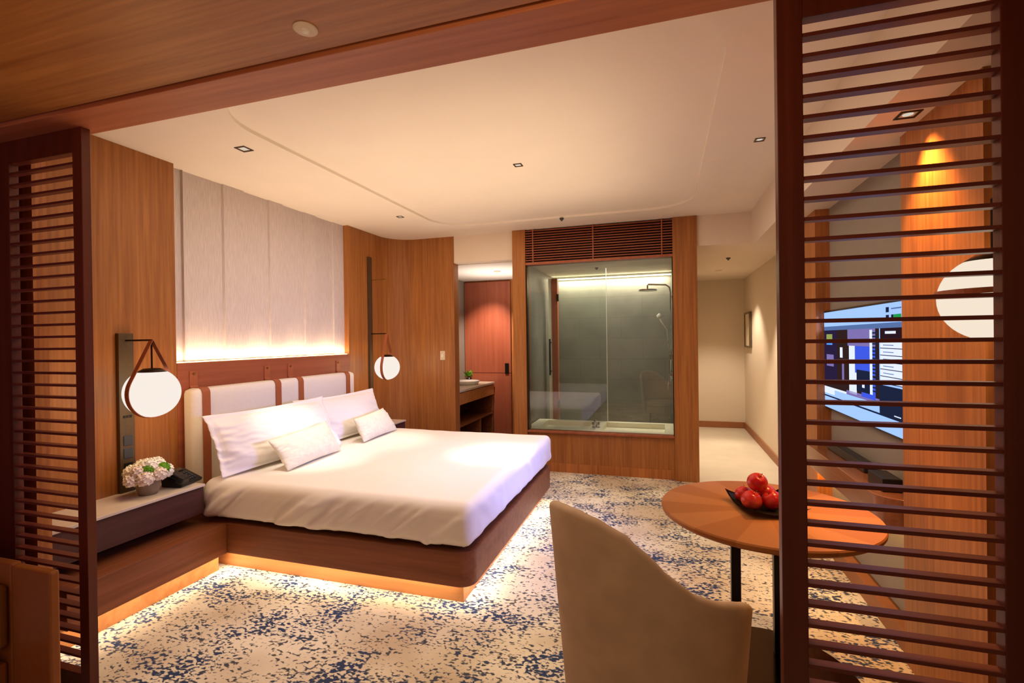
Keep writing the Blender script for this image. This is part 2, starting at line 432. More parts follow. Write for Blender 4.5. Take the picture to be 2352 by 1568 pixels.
# television wall: wood panel, recess in taupe, pilaster, corridor wall
struct('wall_right', B(1.125, 1.28, -.6, 4.5, 0, 2.40), M['grey'])
struct('wall_right.001', B(1.035, 1.125, 2.06, 2.668, 0, 2.40), M['wood_dk'])
struct('wall_right.002', B(1.035, 1.125, 4.0, 4.45, 0, 2.40), M['wood_dk'])
struct('wall_right.003', B(1.24, 1.34, 4.5, 8.85, 0, 2.45), M['wallp'])
struct('wall_right.004', B(1.095, 1.125, 1.50, 2.06, 0, 2.40), M['dark_wood'])
struct('wall_back', B(.2, 1.34, 8.75, 8.85, 0, 2.45), M['wallp'])
struct('wall_bathroom_right', B(.23, .325, 5.60, 8.75, 0, 2.45), M['wallp'])
struct('baseboard_right', B(1.06, 1.125, 2.668, 4.0, 0, .10), M['border'], .003)
struct('baseboard_right.001', B(1.222, 1.24, 4.5, 8.75, 0, .10), M['border'], .002)
struct('baseboard_back', B(.325, 1.222, 8.732, 8.75, 0, .10), M['border'], .002)
struct('trim_6', B(1.118, 1.1255, 2.67, 4.0, .10, .108), M['brass'])

# ------------------------------------------------------------------ bathroom box
struct('trim_7', B(-1.665, -1.51, 5.38, 5.56, 0, H), M['wood_z'], .003)
struct('trim_8', B(.087, .325, 5.37, 5.60, 0, H), M['wood_z'], .003)
struct('wall_bathroom_front', B(-1.51, .087, 5.42, 5.50, 0, .44), M['wood_z'], .003)
struct('baseboard_bathroom', B(-1.51, .087, 5.412, 5.42, 0, .10), M['wood_dk'], .002)
struct('trim_9', B(-1.51, .087, 5.385, 5.50, .44, .462), M['rail'], .003)
struct('trim_10', B(-1.51, .087, 5.385, 5.50, 2.345, 2.375), M['rail'], .003)
# louvred grille over the glass
g = thing('louvre_grille', 'dark slatted wooden louvre grille above the bathroom glass', 'grille', (-.71, 5.42, 2.375))
bm = bmesh.new()
for i in range(13):
    z = 2.392 + i * .0278
    box(bm, -1.51, .087, 5.39, 5.43, z, z + .010)
obj('slats', bm, M['louver'], g)
for x in (-1.42, -.74, -.02): obj('divider', B(x - .006, x + .006, 5.385, 5.39, 2.375, 2.75), M['rail'], g)
obj('backing', B(-1.51, .087, 5.47, 5.49, 2.375, 2.75), M['blackm'], g)
# window glass
bm = bmesh.new(); quad(bm, [(-1.50, 5.43, .46), (.085, 5.43, .46), (.085, 5.43, 2.35), (-1.50, 5.43, 2.35)])
w = struct('window_1', bm, M['glass'])
bm = bmesh.new()
box(bm, -1.512, -1.498, 5.40, 5.46, .46, 2.35); box(bm, .078, .09, 5.40, 5.46, .46, 2.35)
struct('trim_11', bm, M['bronze'])
# inside
struct('wall_bathroom_left', B(-1.66, -1.60, 5.56, 7.25, 0, 2.42), M['tile'])
struct('wall_bathroom_back', B(-1.66, .23, 7.2, 7.3, 0, 2.42), M['tile'])
struct('wall_bathroom_right.001', B(.10, .23, 5.60, 7.2, 0, 2.42), M['tile'])
struct('trim_12', B(-1.59, .09, 7.15, 7.17, 2.37, 2.385), M['led_cove'])
t = thing('bathtub', 'cream stone tub deck inside the glass-fronted bathroom', 'bathtub', (-.7, 5.9, 0))
bm = bmesh.new()
X0, X1, Y0, Y1 = -1.58, .09, 5.52, 6.22
box(bm, X0, X1, Y0, Y0 + .08, 0, .46); box(bm, X0, X1, Y1 - .08, Y1, 0, .46)
box(bm, X0, X0 + .14, Y0 + .08, Y1 - .08, 0, .46); box(bm, -.86, -.70, Y0 + .08, Y1 - .08, 0, .46); box(bm, X1 - .1, X1, Y0 + .08, Y1 - .08, 0, .46)
box(bm, X0 + .14, X1 - .1, Y0 + .08, Y1 - .08, 0, .40)
obj('basin', bm, M['tub'], t, .008)
bm = bmesh.new()
for x in (-.81, -.75): cyl(bm, (x, 5.75, .46), (x, 5.75, .52), .014)
tube(bm, [(-.78, 5.78, .46), (-.78, 5.78, .53), (-.78, 5.72, .55), (-.78, 5.66, .54)], .011)
obj('tap', bm, M['chrome'], t, smooth=True)
# shower
s = thing('rain_shower', 'chrome rain shower with hand spray on the bathroom side wall', 'shower', (.08, 6.35, .8))
bm = bmesh.new(); tube(bm, [(.072, 6.35, .95), (.072, 6.35, 2.06), (.06, 6.35, 2.12), (.02, 6.35, 2.15), (-.19, 6.35, 2.165), (-.20, 6.35, 2.15), (-.20, 6.35, 2.10)], .010)
for z in (1.0, 2.0): cyl(bm, (.072, 6.35, z), (.10, 6.35, z), .012)
obj('riser_pipe', bm, M['chrome'], s, smooth=True)
bm = bmesh.new(); cyl(bm, (-.20, 6.35, 2.085), (-.20, 6.35, 2.10), .115, n=32); obj('shower_head', bm, M['chrome'], s)
bm = bmesh.new(); tube(bm, [(-.06, 6.32, 1.76), (-.04, 6.33, 1.70), (.03, 6.35, 1.60)], .011); cyl(bm, (-.075, 6.31, 1.75), (-.045, 6.32, 1.78), .03)
obj('hand_spray', bm, M['white'], s, smooth=True)
bm = bmesh.new(); tube(bm, [(.03, 6.35, 1.60), (.05, 6.33, 1.3), (.045, 6.32, 1.0), (.03, 6.33, .86), (.05, 6.35, .9), (.07, 6.35, 1.02)], .006)
obj('hose', bm, M['chrome'], s, smooth=True)
obj('mixer_valve', B(.055, .10, 6.28, 6.42, 1.02, 1.07), M['chrome'], s, .006); obj('mixer_valve', B(.05, .10, 6.30, 6.40, 1.22, 1.3), M['chrome'], s, .006)
# glass partition and framed door inside the bathroom
bm = bmesh.new(); quad(bm, [(-1.35, 6.24, 0), (-.70, 6.24, 0), (-.70, 6.24, 2.38), (-1.35, 6.24, 2.38)])
p = tag(obj('shower_screen', bm, M['glass2']), 'clear glass screen panel dividing the tub from the shower', 'glass screen')
bm = bmesh.new(); box(bm, -.702, -.694, 6.235, 6.245, 0, 2.38); obj('edge_strip', bm, M['white'], p)
d = thing('glass_door', 'wood-framed glass door with black bar handle inside the bathroom', 'door', (-1.47, 6.7, 0))
obj('jamb', B(-1.50, -1.42, 6.68, 6.78, 0, 2.34), M['door'], d, .003)
obj('lit_gap_strip', B(-1.55, -1.505, 6.70, 6.76, .0, 2.34), M['tub'], d)  # pale strip standing for light from the doorway beyond
bm = bmesh.new(); cyl(bm, (-1.52, 6.62, 1.0), (-1.52, 6.62, 1.5), .012)
for z in (1.05, 1.45): cyl(bm, (-1.52, 6.62, z), (-1.52, 6.70, z), .008)
obj('handle', bm, M['blackm'], d, smooth=True)
bm = bmesh.new(); box(bm, -1.425, -1.40, 6.66, 6.69, 2.02, 2.12); box(bm, -1.425, -1.40, 6.66, 6.69, .55, .65); obj('hinge', bm, M['blackm'], d)

# ------------------------------------------------------------------ vestibule beyond the curved wall
struct('wall_vestibule_left', B(-3.1, -3.0, 5.56, 7.2, 0, 2.42), M['grey'])
struct('wall_vestibule_back', B(-3.0, -1.66, 7.15, 7.25, 0, 2.42), M['wood_dk'])
bm = bmesh.new(); box(bm, -2.99, -2.24, 7.10, 7.148, 0, .985); box(bm, -2.99, -2.24, 7.10, 7.148, .993, 2.39)
dd = struct('door_1', bm, M['door'])
obj('handle', B(-2.33, -2.27, 7.08, 7.10, .98, 1.14), M['blackm'], dd, .003)
v = thing('vanity_unit', 'orange wood vanity with stone top and open shelves', 'vanity', (-2.75, 6.35, 0))
obj('countertop', B(-2.995, -2.49, 5.60, 7.06, .83, .86), M['stone'], v, .003)
obj('drawer', B(-2.99, -2.50, 5.60, 7.05, .67, .822), M['plinth'], v, .003)
bm = bmesh.new()
box(bm, -2.99, -2.51, 7.01, 7.05, 0, .67); box(bm, -2.99, -2.51, 5.60, 5.64, 0, .67)
box(bm, -2.99, -2.51, 5.64, 7.01, .38, .40); box(bm, -2.99, -2.51, 5.64, 7.01, .04, .08); box(bm, -2.99, -2.96, 5.64, 7.01, .08, .66)
box(bm, -2.96, -2.51, 6.5, 6.52, .08, .38)
obj('shelf_carcass', bm, M['bed_wood_y'], v, .002)
bm = bmesh.new(); lathe(bm, [(0, 0), (.16, 0), (.19, .05), (.185, .055), (.15, .015), (0, .012)], (-2.74, 6.55, .86)); tag(obj('wash_basin', bm, M['white'], None, smooth=True), 'round white basin on the vanity counter', 'basin')
p = thing('potted_plant', 'small bright green plant on the vanity counter', 'plant', (-2.86, 6.93, .86))
bm = bmesh.new(); lathe(bm, [(0, 0), (.035, 0), (.045, .07), (0, .065)], (-2.86, 6.93, .86)); obj('pot', bm, M['black'], p, smooth=True)
bm = bmesh.new()
for i in range(26):
    a = random.uniform(0, 2 * PI); r = random.uniform(.03, .13); c = Vector((-2.86, 6.93, .93)); e = c + Vector((r * math.cos(a), r * math.sin(a) * .6, random.uniform(.03, .12)))
    sd = Vector((-math.sin(a), math.cos(a), 0)) * .03
    quad(bm, [c, (c + e) / 2 + sd, e, (c + e) / 2 - sd])
obj('foliage', bm, M['leaf'], p)
for k in range(2):
    bm = bmesh.new(); cyl(bm, (-2.75, 5.78, .437 + k * .072), (-2.55, 5.78, .437 + k * .072), .036)
    tag(obj('rolled_towel', bm, M['cotton2']), ('lower' if k == 0 else 'upper') + ' white rolled towel stacked on the vanity shelf', 'towel', 'rolled towels on the vanity shelf')

# light switch on the curved wall
s = thing('wall_switch', 'small cream light switch plate on the curved wood wall', 'switch', (-2.58, 5.43, 1.32))
obj('plate', B(-2.612, -2.548, 5.422, 5.431, 1.262, 1.372), M['paper'], s, .002)
obj('rocker', B(-2.592, -2.568, 5.416, 5.423, 1.295, 1.335), M['white'], s, .002)

# ------------------------------------------------------------------ slatted screens
def slat_screen(label, x0, x1, sl, sr, group):
    t = thing('slatted_screen', label, 'screen', ((x0 + x1) / 2, 1.449, 0), group)
    y0, y1 = 1.431, 1.467
    for a, b in ((x0, x0 + sl), (x1 - sr, x1)):
        obj('stile', B(a, b, y0, y1, 0, 2.4195), M['screen'], t, .002)
    obj('top_rail', B(x0 + sl, x1 - sr, y0, y1, 2.318, 2.4195), M['screen'], t, .002)
    obj('bottom_rail', B(x0 + sl, x1 - sr, y0, y1, 0, .10), M['screen'], t, .002)
    bm = bmesh.new(); z = 2.274
    while z > .12:
        box(bm, x0 + sl - .003, x1 - sr + .003, y0 + .003, y1 - .004, z - .005, z + .005); z -= .0526
    obj('slats', bm, M['slat'], t)
    return t
slat_screen('narrow dark mahogany slatted screen beside the bedside wall, left', -3.0, -2.335, .194, .055, None)
slat_screen('tall dark mahogany slatted screen in front of the television wall, right', .287, .92, .060, .167, None)

# ------------------------------------------------------------------ bed
bed = thing('platform_bed', 'walnut platform bed floating over a glowing orange plinth', 'bed', (-2.1, 3.5, 0))
def platform_poly(x0, x1, y0, y1, r):
    p = [(x0, y0)]
    for i in range(9):
        a = -PI / 2 + PI / 2 * i / 8; p.append((x1 - r + r * math.cos(a), y0 + r + r * math.sin(a)))
    for i in range(9):
        a = PI / 2 * i / 8; p.append((x1 - r + r * math.cos(a), y1 - r + r * math.sin(a)))
    return p + [(x0, y1)]
bm = bmesh.new(); prism(bm, platform_poly(-3.22, -1.035, 2.505, 4.52, .09), .12, .315)
autosmooth(obj('platform', bm, M['bed_wood'], bed, .004), 30)
obj('plinth', B(-3.20, -1.116, 2.579, 4.44, 0, .12), M['plinth'], bed, .002)
def rounded_block(x0, x1, y0, y1, z0, z1, r, nx, ny, nz, fn=None):
    bm = bmesh.new()
    def add_face(o, u, v, nu, nv):
        g = [[bm.verts.new(Vector(o) + Vector(u) * i / nu + Vector(v) * j / nv) for j in range(nv + 1)] for i in range(nu + 1)]
        for i in range(nu):
            for j in range(nv): bm.faces.new((g[i][j], g[i + 1][j], g[i + 1][j + 1], g[i][j + 1]))
    dx, dy, dz = x1 - x0, y1 - y0, z1 - z0
    add_face((x0, y0, z1), (dx, 0, 0), (0, dy, 0), nx, ny); add_face((x0, y0, z0), (dx, 0, 0), (0, dy, 0), nx, ny)
    add_face((x0, y0, z0), (dx, 0, 0), (0, 0, dz), nx, nz); add_face((x0, y1, z0), (dx, 0, 0), (0, 0, dz), nx, nz)
    add_face((x0, y0, z0), (0, dy, 0), (0, 0, dz), ny, nz); add_face((x1, y0, z0), (0, dy, 0), (0, 0, dz), ny, nz)
    bmesh.ops.remove_doubles(bm, verts=bm.verts[:], dist=1e-5)
    for v in bm.verts:
        p = v.co; q = Vector((min(max(p.x, x0 + r), x1 - r), min(max(p.y, y0 + r), y1 - r), min(max(p.z, z0 + r), z1 - r)))
        d = p - q
        if d.length > 1e-6: 
            m_ = max(abs(d.x), abs(d.y), abs(d.z)); p = q + d.normalized() * (r * (m_ / r))
        if fn: p = fn(p, d)
        v.co = p
    return bm
obj('mattress', rounded_block(-3.10, -1.14, 2.59, 4.45, .317, .53, .05, 20, 20, 6), M['cotton'], bed, smooth=True)

def shell(bm, zcut, th):
    bmesh.ops.delete(bm, geom=[f for f in bm.faces if all(v.co.z < zcut for v in f.verts)], context='FACES')
    bmesh.ops.recalc_face_normals(bm, faces=bm.faces[:])
    bmesh.ops.solidify(bm, geom=bm.faces[:], thickness=th)
    return bm
def duv(p, d):
    x, y, z = p
    n = noise.noise(Vector((x * 2.1, y * 2.1, 0))) * .009 + noise.noise(Vector((x * 7, y * 5, 3))) * .003
    q = Vector(p)
    top = max(0, min(1, (z - .50) / .08))
    q.z += n * top
    side = 1 - top
    # slanted gather folds down the near side and the foot
    if d.y < -.01:
        s_ = x * 9 - z * 12
        f = (max(0, noise.noise(Vector((s_ * .8, z * 1.4, 4)))) ** .7) * .045 + max(0, noise.noise(Vector((s_ * 2.1, z * 2.5, 7)))) * .014
        q.y -= f * side * (1 if x < -1.3 else .4) + .012 * side
    if d.x > .01:
        f = max(0, noise.noise(Vector((y * 7 + z * 5, z * 3, 9)))) * .022
        q.x += f * side
    if z < .42:
        hem = noise.noise(Vector((x * 3.3, y * 3.3, 5))) * .010
        q.z += hem * (.42 - z) / .08
        k = (.42 - z) / .08
        if d.y < -.01: q.y += .012 * k * k
        if d.x > .01: q.x -= .015 * k * k
    return q
o = obj('duvet', shell(rounded_block(-2.98, -1.035, 2.508, 4.545,   .33, .592, .06, 130, 110, 20, duv), .345, .012), M['cotton'], None, smooth=True)
tag(o, 'white cotton duvet spread over the platform bed', 'duvet')

def pillow(name, TL, TR, BR, BL, T, mat, flange=.0, wr=.006, seed=0, nu=84, nv=46):
    TL, TR, BR, BL = map(Vector, (TL, TR, BR, BL))
    cen = (TL + TR + BR + BL) / 4
    N_ = (TR - TL).cross(BL - TL).normalized()
    if N_.x < 0: N_ = -N_
    bm = bmesh.new(); G = {}
    for s in (1, -1):
        for i in range(nu + 1):
            for j in range(nv + 1):
                u = i / nu; v = j / nv
                P = (TL * (1 - u) + TR * u) * (1 - v) + (BL * (1 - u) + BR * u) * v
                U, V = 2 * u - 1, 2 * v - 1
                # pull the edges in between corners
                P += (cen - P) * (.07 * (1 - U * U) * V ** 4 + .05 * (1 - V * V) * U ** 4)
                fu = max(0, 1 - (abs(U) / (1 - flange * 1)) ** 2.6) if flange else max(0, 1 - abs(U) ** 2.6)
                fv = max(0, 1 - (abs(V) / (1 - flange * 1.9)) ** 2.4) if flange else max(0, 1 - abs(V) ** 2.4)
                h = T * (fu * fv) ** .55
                if flange and h < .004: h = .003
                rg = 1 - abs(noise.noise(Vector((U * 2.2 + V * 1.2 + seed, V * 3.6 - U * 1.5, seed)))) * 2.6
                nz = noise.noise(Vector((U * 3 + seed, V * 2 - U * 2, seed))) * wr * 1.2 + rg * wr * .55 * (.25 + .75 * min(1, abs(U - .1) * 1.5)) + noise.noise(Vector((U * 7 - V * 5, V * 9 + seed, 2))) * wr * .6
                edge = (abs(U) ** 3)
                G[s, i, j] = P + N_ * (s * h + nz * (.4 + edge) * (1 if h > .01 else .6))
    vs = {}
    for s in (1, -1):
        for i in range(nu + 1):
            for j in range(nv + 1):
                if s == -1 and not flange and (i in (0, nu) or j in (0, nv)): vs[s, i, j] = vs[1, i, j]
                else: vs[s, i, j] = bm.verts.new(G[s, i, j])
        for i in range(nu):
            for j in range(nv): bm.faces.new((vs[s, i, j], vs[s, i + 1, j], vs[s, i + 1, j + 1], vs[s, i, j + 1]))
    if flange:
        ring = [(i, 0) for i in range(nu)] + [(nu, j) for j in range(nv)] + [(i, nv) for i in range(nu, 0, -1)] + [(0, j) for j in range(nv, 0, -1)]
        for a, b in zip(ring, ring[1:] + ring[:1]): bm.faces.new((vs[1, *a], vs[1, *b], vs[-1, *b], vs[-1, *a]))
    return obj(name, bm, mat, None, smooth=True)

tag(pillow('pillow', (-2.975, 2.51, 1.01), (-2.93, 3.66, 1.015), (-2.70, 3.62, .605), (-2.83, 2.53, .60), .095, M['cotton2'], .07, .016, 3),
    'large white flanged pillow leaning on the headboard, nearest the telephone', 'pillow', 'large white bed pillows')
tag(pillow('pillow', (-3.03, 3.40, 1.0), (-2.985, 4.53, 1.0), (-2.78, 4.48, .605), (-2.84, 3.66, .605), .085, M['cotton2'], .07, .012, 8),
    'large white flanged pillow leaning on the headboard, on the far side', 'pillow', 'large white bed pillows')
tag(pillow('cushion', (-2.665, 2.76, .81), (-2.70, 3.42, .84), (-2.575, 3.45, .60), (-2.53, 2.79, .60), .065, M['damask'], 0, .006, 5),
    'ivory damask lumbar cushion propped on the near bed pillow', 'cushion', 'ivory lumbar cushions')
tag(pillow('cushion', (-2.69, 3.78, .80), (-2.735, 4.34, .825), (-2.61, 4.40, .60), (-2.57, 3.76, .60), .06, M['damask'], 0, .006, 9),
    'ivory damask lumbar cushion propped on the far bed pillow', 'cushion', 'ivory lumbar cushions')

# headboard
hb = thing('headboard', 'long cream leather headboard cushion held by four tan straps', 'headboard', (-3.18, 3.5, .316))
obj('cushion_pad', rounded_block(-3.232, -3.118, 2.575, 4.43, .317, 1.185, .038, 10, 40, 24), M['leather_cream'], hb, smooth=True)
for y in (2.67, 3.35, 3.62, 4.30):
    p = [(-3.231, y, 1.305), (-3.232, y, 1.20), (-3.222, y, 1.186)]
    for i in range(9):
        a = PI / 2 * i / 8; p.append((-3.155 + .041 * math.sin(a), y, 1.147 + .042 * math.cos(a)))
    p += [(-3.113, y, 1.0), (-3.113, y, .32)]
    bm = bmesh.new(); ribbon(bm, p, (0, .062, 0), .005); st = obj('strap', bm, M['leather_tan'], hb)
    bm = bmesh.new(); cyl(bm, (-3.232, y, 1.285), (-3.222, y, 1.285), .008, n=12); obj('stud', bm, M['brass'], st)

# ------------------------------------------------------------------ bedside ledges and tables
def ledge(y0, y1, label):
    t = thing('bedside_ledge', label, 'ledge', ((-3.0), (y0 + y1) / 2, 0), 'bedside ledges')
    obj('ledge_board', B(-3.238, -2.762, y0, y1, .12, .315), M['bed_wood_y'], t, .003)
    obj('plinth', B(-3.238, -2.836, y0, y1, 0, .12), M['plinth'], t, .002)
    return t
ledge(1.60, 2.503, 'long low walnut ledge on glowing plinth, nearest side of the bed')
ledge(4.525, 5.09, 'low walnut ledge on the far side of the bed, under the hanging globe lamp')
def nightstand(y0, y1, label):
    t = thing('nightstand', label, 'nightstand', (-3.08, (y0 + y1) / 2, .37), 'wall-hung nightstands')
    obj('tabletop', B(-3.239, -2.90, y0, y1, .562, .578), M['stone'], t, .002)
    obj('drawer', B(-3.239, -2.915, y0, y1, .385, .5615), M['dark_wood'], t, .002)
    return t
nightstand(1.605, 2.468, 'dark nightstand with pale stone top holding flowers and telephone')
nightstand(4.56, 5.09, 'dark nightstand with pale stone top beyond the pillows')

# flowers
vx, vy = -3.05, 2.205
bm = bmesh.new()
for i in range(1): lathe(bm, [(0, 0), (.048, 0), (.060, .03), (.068, .085), (.070, .098), (.063, .098), (.055, .05), (0, .04)], (vx, vy, .578))
tag(obj('vase', bm, M['vase'], None, smooth=True), 'small taupe ceramic vase on the near nightstand', 'vase')
bq = thing('bouquet', 'round bunch of cream and green flowers in the taupe vase', 'flowers', (vx, vy, .62))
def bloom(c, r, mat, name='bloom', seed=1):
    bm = bmesh.new(); rnd = random.Random(seed)
    for k in range(46):
        th = math.acos(1 - 1.75 * (k + .5) / 46); ph = k * 2.39996
        d = Vector((math.sin(th) * math.cos(ph), math.sin(th) * math.sin(ph), math.cos(th)))
        p = Vector(c) + d * r * .82
        t1 = d.orthogonal().normalized(); t2 = d.cross(t1); s = r * .36 * rnd.uniform(.8, 1.15)
        tip = p + d * r * .25
        ring = [bm.verts.new(p + (t1 * math.cos(a) + t2 * math.sin(a)) * s + d * r * (.18 if q % 2 else .02)) for q, a in enumerate([2 * PI * q / 6 for q in range(6)])]
        cv = bm.verts.new(p + d * r * .0)
        for q in range(6): bm.faces.new((ring[q], ring[(q + 1) % 6], cv))
    sphere(bm, c, r * .84, 16)
    return obj(name, bm, mat, bq, smooth=True)
BL = [(-.045, -.06, .135, .05, 'petal'), (.02, -.01, .165, .052, 'petal'), (-.02, .065, .155, .05, 'petal'), (.05, -.055, .105, .05, 'petal2'),
      (.065, .02, .115, .045, 'petal2'), (.03, .085, .115, .048, 'petal'), (-.06, .01, .15, .05, 'petal'), (.0, -.10, .10, .042, 'petal2'), (-.05, .09, .11, .045, 'petal'), (.015, -.07, .145, .042, 'petal2')]
for k, (dx, dy, dz, r, mt) in enumerate(BL): bloom((vx + dx, vy + dy, .586 + dz), r, M[mt], 'bloom', k)
for k, (dx, dy, dz, r) in enumerate([(.045, -.035, .158, .033), (.055, .055, .15, .036)]):
    o = bloom((vx + dx, vy + dy, .578 + dz), r, M['leaf'], 'green_bloom', 30 + k); o['label'] = 'fluffy green pompon bloom'
bm = bmesh.new()
for k in range(10):
    a = k * 2 * PI / 10; cyl(bm, (vx + .02 * math.cos(a), vy + .02 * math.sin(a), .625), (vx + .045 * math.cos(a), vy + .05 * math.sin(a), .70), .003, n=6)
obj('stem', bm, M['leafd'], bq)

# telephone
ph = thing('telephone', 'black desk telephone on the near nightstand beside the bed', 'telephone', (-3.03, 2.40, .578))
R_ = Matrix.Rotation(math.radians(12), 4, 'Z')
def place(bm, c, rot=R_): bmesh.ops.transform(bm, matrix=Matrix.Translation(Vector(c)) @ rot, verts=bm.verts[:]); return bm
bm = bmesh.new()
poly = [(-.07, 0), (.07, 0), (.078, .02), (-.06, .085), (-.075, .08)]
lo = [bm.verts.new((a, -.09, b)) for a, b in poly]; hi = [bm.verts.new((a, .09, b)) for a, b in poly]
for i in range(5): bm.faces.new((lo[i], lo[(i + 1) % 5], hi[(i + 1) % 5], hi[i]))
bm.faces.new(lo[::-1]); bm.faces.new(hi)
obj('base', place(bm, (-3.05, 2.425, .579)), M['black'], ph, .006)
sl = Matrix.Rotation(math.radians(12), 4, 'Z') @ Matrix.Rotation(math.radians(25), 4, 'Y')
bm = bmesh.new(); box(bm, -.085, .085, -.105, -.05, .0, .032); box(bm, -.092, -.045, -.11, -.045, -.012, .034); box(bm, .045, .092, -.11, -.045, -.012, .034)
obj('handset', place(bm, (-3.045, 2.425, .648), sl), M['black'], ph, .008)
bm = bmesh.new()
for i in range(4):
    for j in range(3): box(bm, -.02 + i * .022, -.006 + i * .022, .0 + j * .02, .012 + j * .02, -.003, .005)
obj('keypad', place(bm, (-3.045, 2.425, .636), sl), M['greyb'], ph)
bm = bmesh.new(); box(bm, -.075, -.045, .0, .055, -.003, .006); obj('display', place(bm, (-3.045, 2.425, .636), sl), M['plate_b'], ph)

# ------------------------------------------------------------------ globe lamps
def globe_lamp(label, c, r, wallx, arm_z, plate, mat, strap_dir, rod_top=None, sling=True):
    c = Vector(c); sgn = 1 if c.x > wallx else -1
    t = thing('globe_wall_lamp', label, 'lamp', (wallx, c.y, c.z), 'globe lamps in leather slings')
    (py0, py1, pz0, pz1) = plate
    bp = obj('wall_plate', B(min(wallx, wallx + sgn * .028), max(wallx, wallx + sgn * .028), py0, py1, pz0, pz1), M['plate_b'], t, .002)
    bm = bmesh.new(); sphere(bm, c, r, 48); gl = obj('globe', bm, mat, t, smooth=True); gl.visible_shadow = False
    bm = bmesh.new(); lathe(bm, [(0, .012), (r * .30, .008), (r * .52, -.012), (r * .54, -.02), (0, -.02)], (c.x, c.y, c.z + r * .86 + .012)); obj('cap', bm, M['bronze'], t, smooth=True)
    bm = bmesh.new(); cyl(bm, (wallx, (py0 + py1) / 2, arm_z), (c.x, c.y, arm_z), .006, n=12); obj('arm', bm, M['bronze'], t)
    bm = bmesh.new(); cyl(bm, (c.x, c.y, c.z + r * .86), (c.x, c.y, arm_z if rod_top is None else rod_top), .005 if rod_top is None else .003, n=12); obj('rod', bm, M['bronze'] if rod_top is None else M['brass'], t)
    # leather sling: loop around the globe in a vertical plane
    if not sling: return t
    d = Vector(strap_dir).normalized(); top = Vector((c.x, c.y, arm_z + .003)); R = r + .004
    L_ = (top - c).length; al = math.acos(min(.999, R / L_)); up = Vector((0, 0, 1))
    pts = [top]
    a0 = al
    pts.append(c + (up * math.cos(a0) + d * math.sin(a0)) * R)
    n = 36
    for i in range(1, n):
        a = a0 + (2 * PI - 2 * a0) * i / n; pts.append(c + (up * math.cos(a) + d * math.sin(a)) * R)
    pts.append(c + (up * math.cos(a0) - d * math.sin(a0)) * R); pts.append(top)
    w_ = d.cross(up) * .030
    bm = bmesh.new(); ribbon(bm, pts, w_, .004); obj('leather_strap', bm, M['leather_tan'], t)
    return t
g1 = globe_lamp('glowing white globe lamp in a leather sling beside the near nightstand', (-2.99, 2.195, 1.205), .148, XW, 1.525, (2.155, 2.245, .58, 1.57), M['globe'], (-.03, 1, 0))
# buttons and sockets on the near lamp's wall plate
pl = [o for o in g1.children if o.name.startswith('wall_plate')][0]
bm = bmesh.new()
for k in range(3): box(bm, XW + .028, XW + .031, 2.175 + k * .019, 2.188 + k * .019, 1.043, 1.058)
obj('button', bm, M['black'], pl)
for k, z in enumerate((.87, .79, .70, .62)):
    obj('socket', B(XW + .028, XW + .032, 2.175, 2.228, z, z + .062), M['greyb'] if k < 2 else M['black'], pl, .002)
g2 = globe_lamp('glowing white globe lamp hanging by a long rod beyond the pillows', (-3.0, 4.86, 1.205), .14, XW, 1.585, (4.85, 4.91, .60, 2.465), M['globe'], (-.1, 1, 0), rod_top=2.42)
bm = bmesh.new(); cyl(bm, (XW, 4.88, 2.20), (-3.0, 4.86, 2.20), .004, n=10); obj('arm', bm, M['brass'], g2)
g3 = globe_lamp('large white globe lamp behind the right slatted screen', (.935, 1.82, 1.606), .129, 1.095, 1.90, (1.795, 1.845, 1.50, 1.95), M['globe_r'], (0, 1, .0), sling=False)
bm = bmesh.new()
pts = []
for i in range(41):
    a = 2 * PI * i / 40; pts.append(Vector((.935 + .133 * math.cos(a), 1.82 + .133 * math.sin(a), 1.622)))
ribbon(bm, pts, (0, 0, .016), .003); obj('waist_band', bm, M['leather_tan'], g3)

# ------------------------------------------------------------------ television and console
tv = thing('television', 'large flat television glowing blue on the taupe wall', 'television', (1.12, 3.4, 1.0))
TY0, TY1, TZ0, TZ1 = 2.755, 4.02, .985, 1.672
obj('casing', B(1.088, 1.124, TY0, TY1, TZ0, TZ1), M['black'], tv, .003)
def scr(name, col, st): return emit('screen_' + name, col, st)
def scr(name, col, st): return emit('screen_' + name, col, st * .72)
SM = [scr('blue', '#9cc0ff', 1.5), scr('grey', '#6f8fd0', .8), scr('purple', '#3a2c55', .7), scr('deep_blue', '#3c55d8', 1.5), scr('navy', '#27304f', .8),
      scr('brown', '#4a3230', .6), scr('white', '#dbe4ff', 1.5), scr('green', '#28a050', 1.2), scr('maroon', '#402530', .6), scr('red', '#c03040', 1), scr('lilac', '#8b7cc0', 1.1), scr('yellow', '#a8b860', 1.0), scr('cyan', '#4f95f0', 1.5)]
bm = bmesh.new()
def sq(u0, u1, v0, v1, mi, lay=1, sk=0):
    """u from the far edge, v from the top, both 0..1"""
    x = 1.0878 - lay * .0004
    Y = lambda u: TY1 - .012 - u * (TY1 - TY0 - .024); Z = lambda v: TZ1 - .012 - v * (TZ1 - TZ0 - .024)
    quad(bm, [(x, Y(u0), Z(v0)), (x, Y(u1), Z(v0 + sk)), (x, Y(u1), Z(v1 + sk)), (x, Y(u0), Z(v1))], mi)
sq(0, 1, 0, 1, 0, 1)
sq(0, 1, .15, .19, 1, 2)
sq(0, .76, .19, .85, 5, 2)            # the picture of a room
sq(.0, .22, .19, .72, 2, 3); sq(.22, .38, .21, .85, 5, 3); sq(.38, .72, .19, .34, 10, 3)
sq(.40, .50, .34, .78, 6, 4); sq(.48, .72, .34, .58, 3, 5); sq(.50, .66, .55, .74, 4, 6); sq(.56, .72, .6, .78, 3, 5)
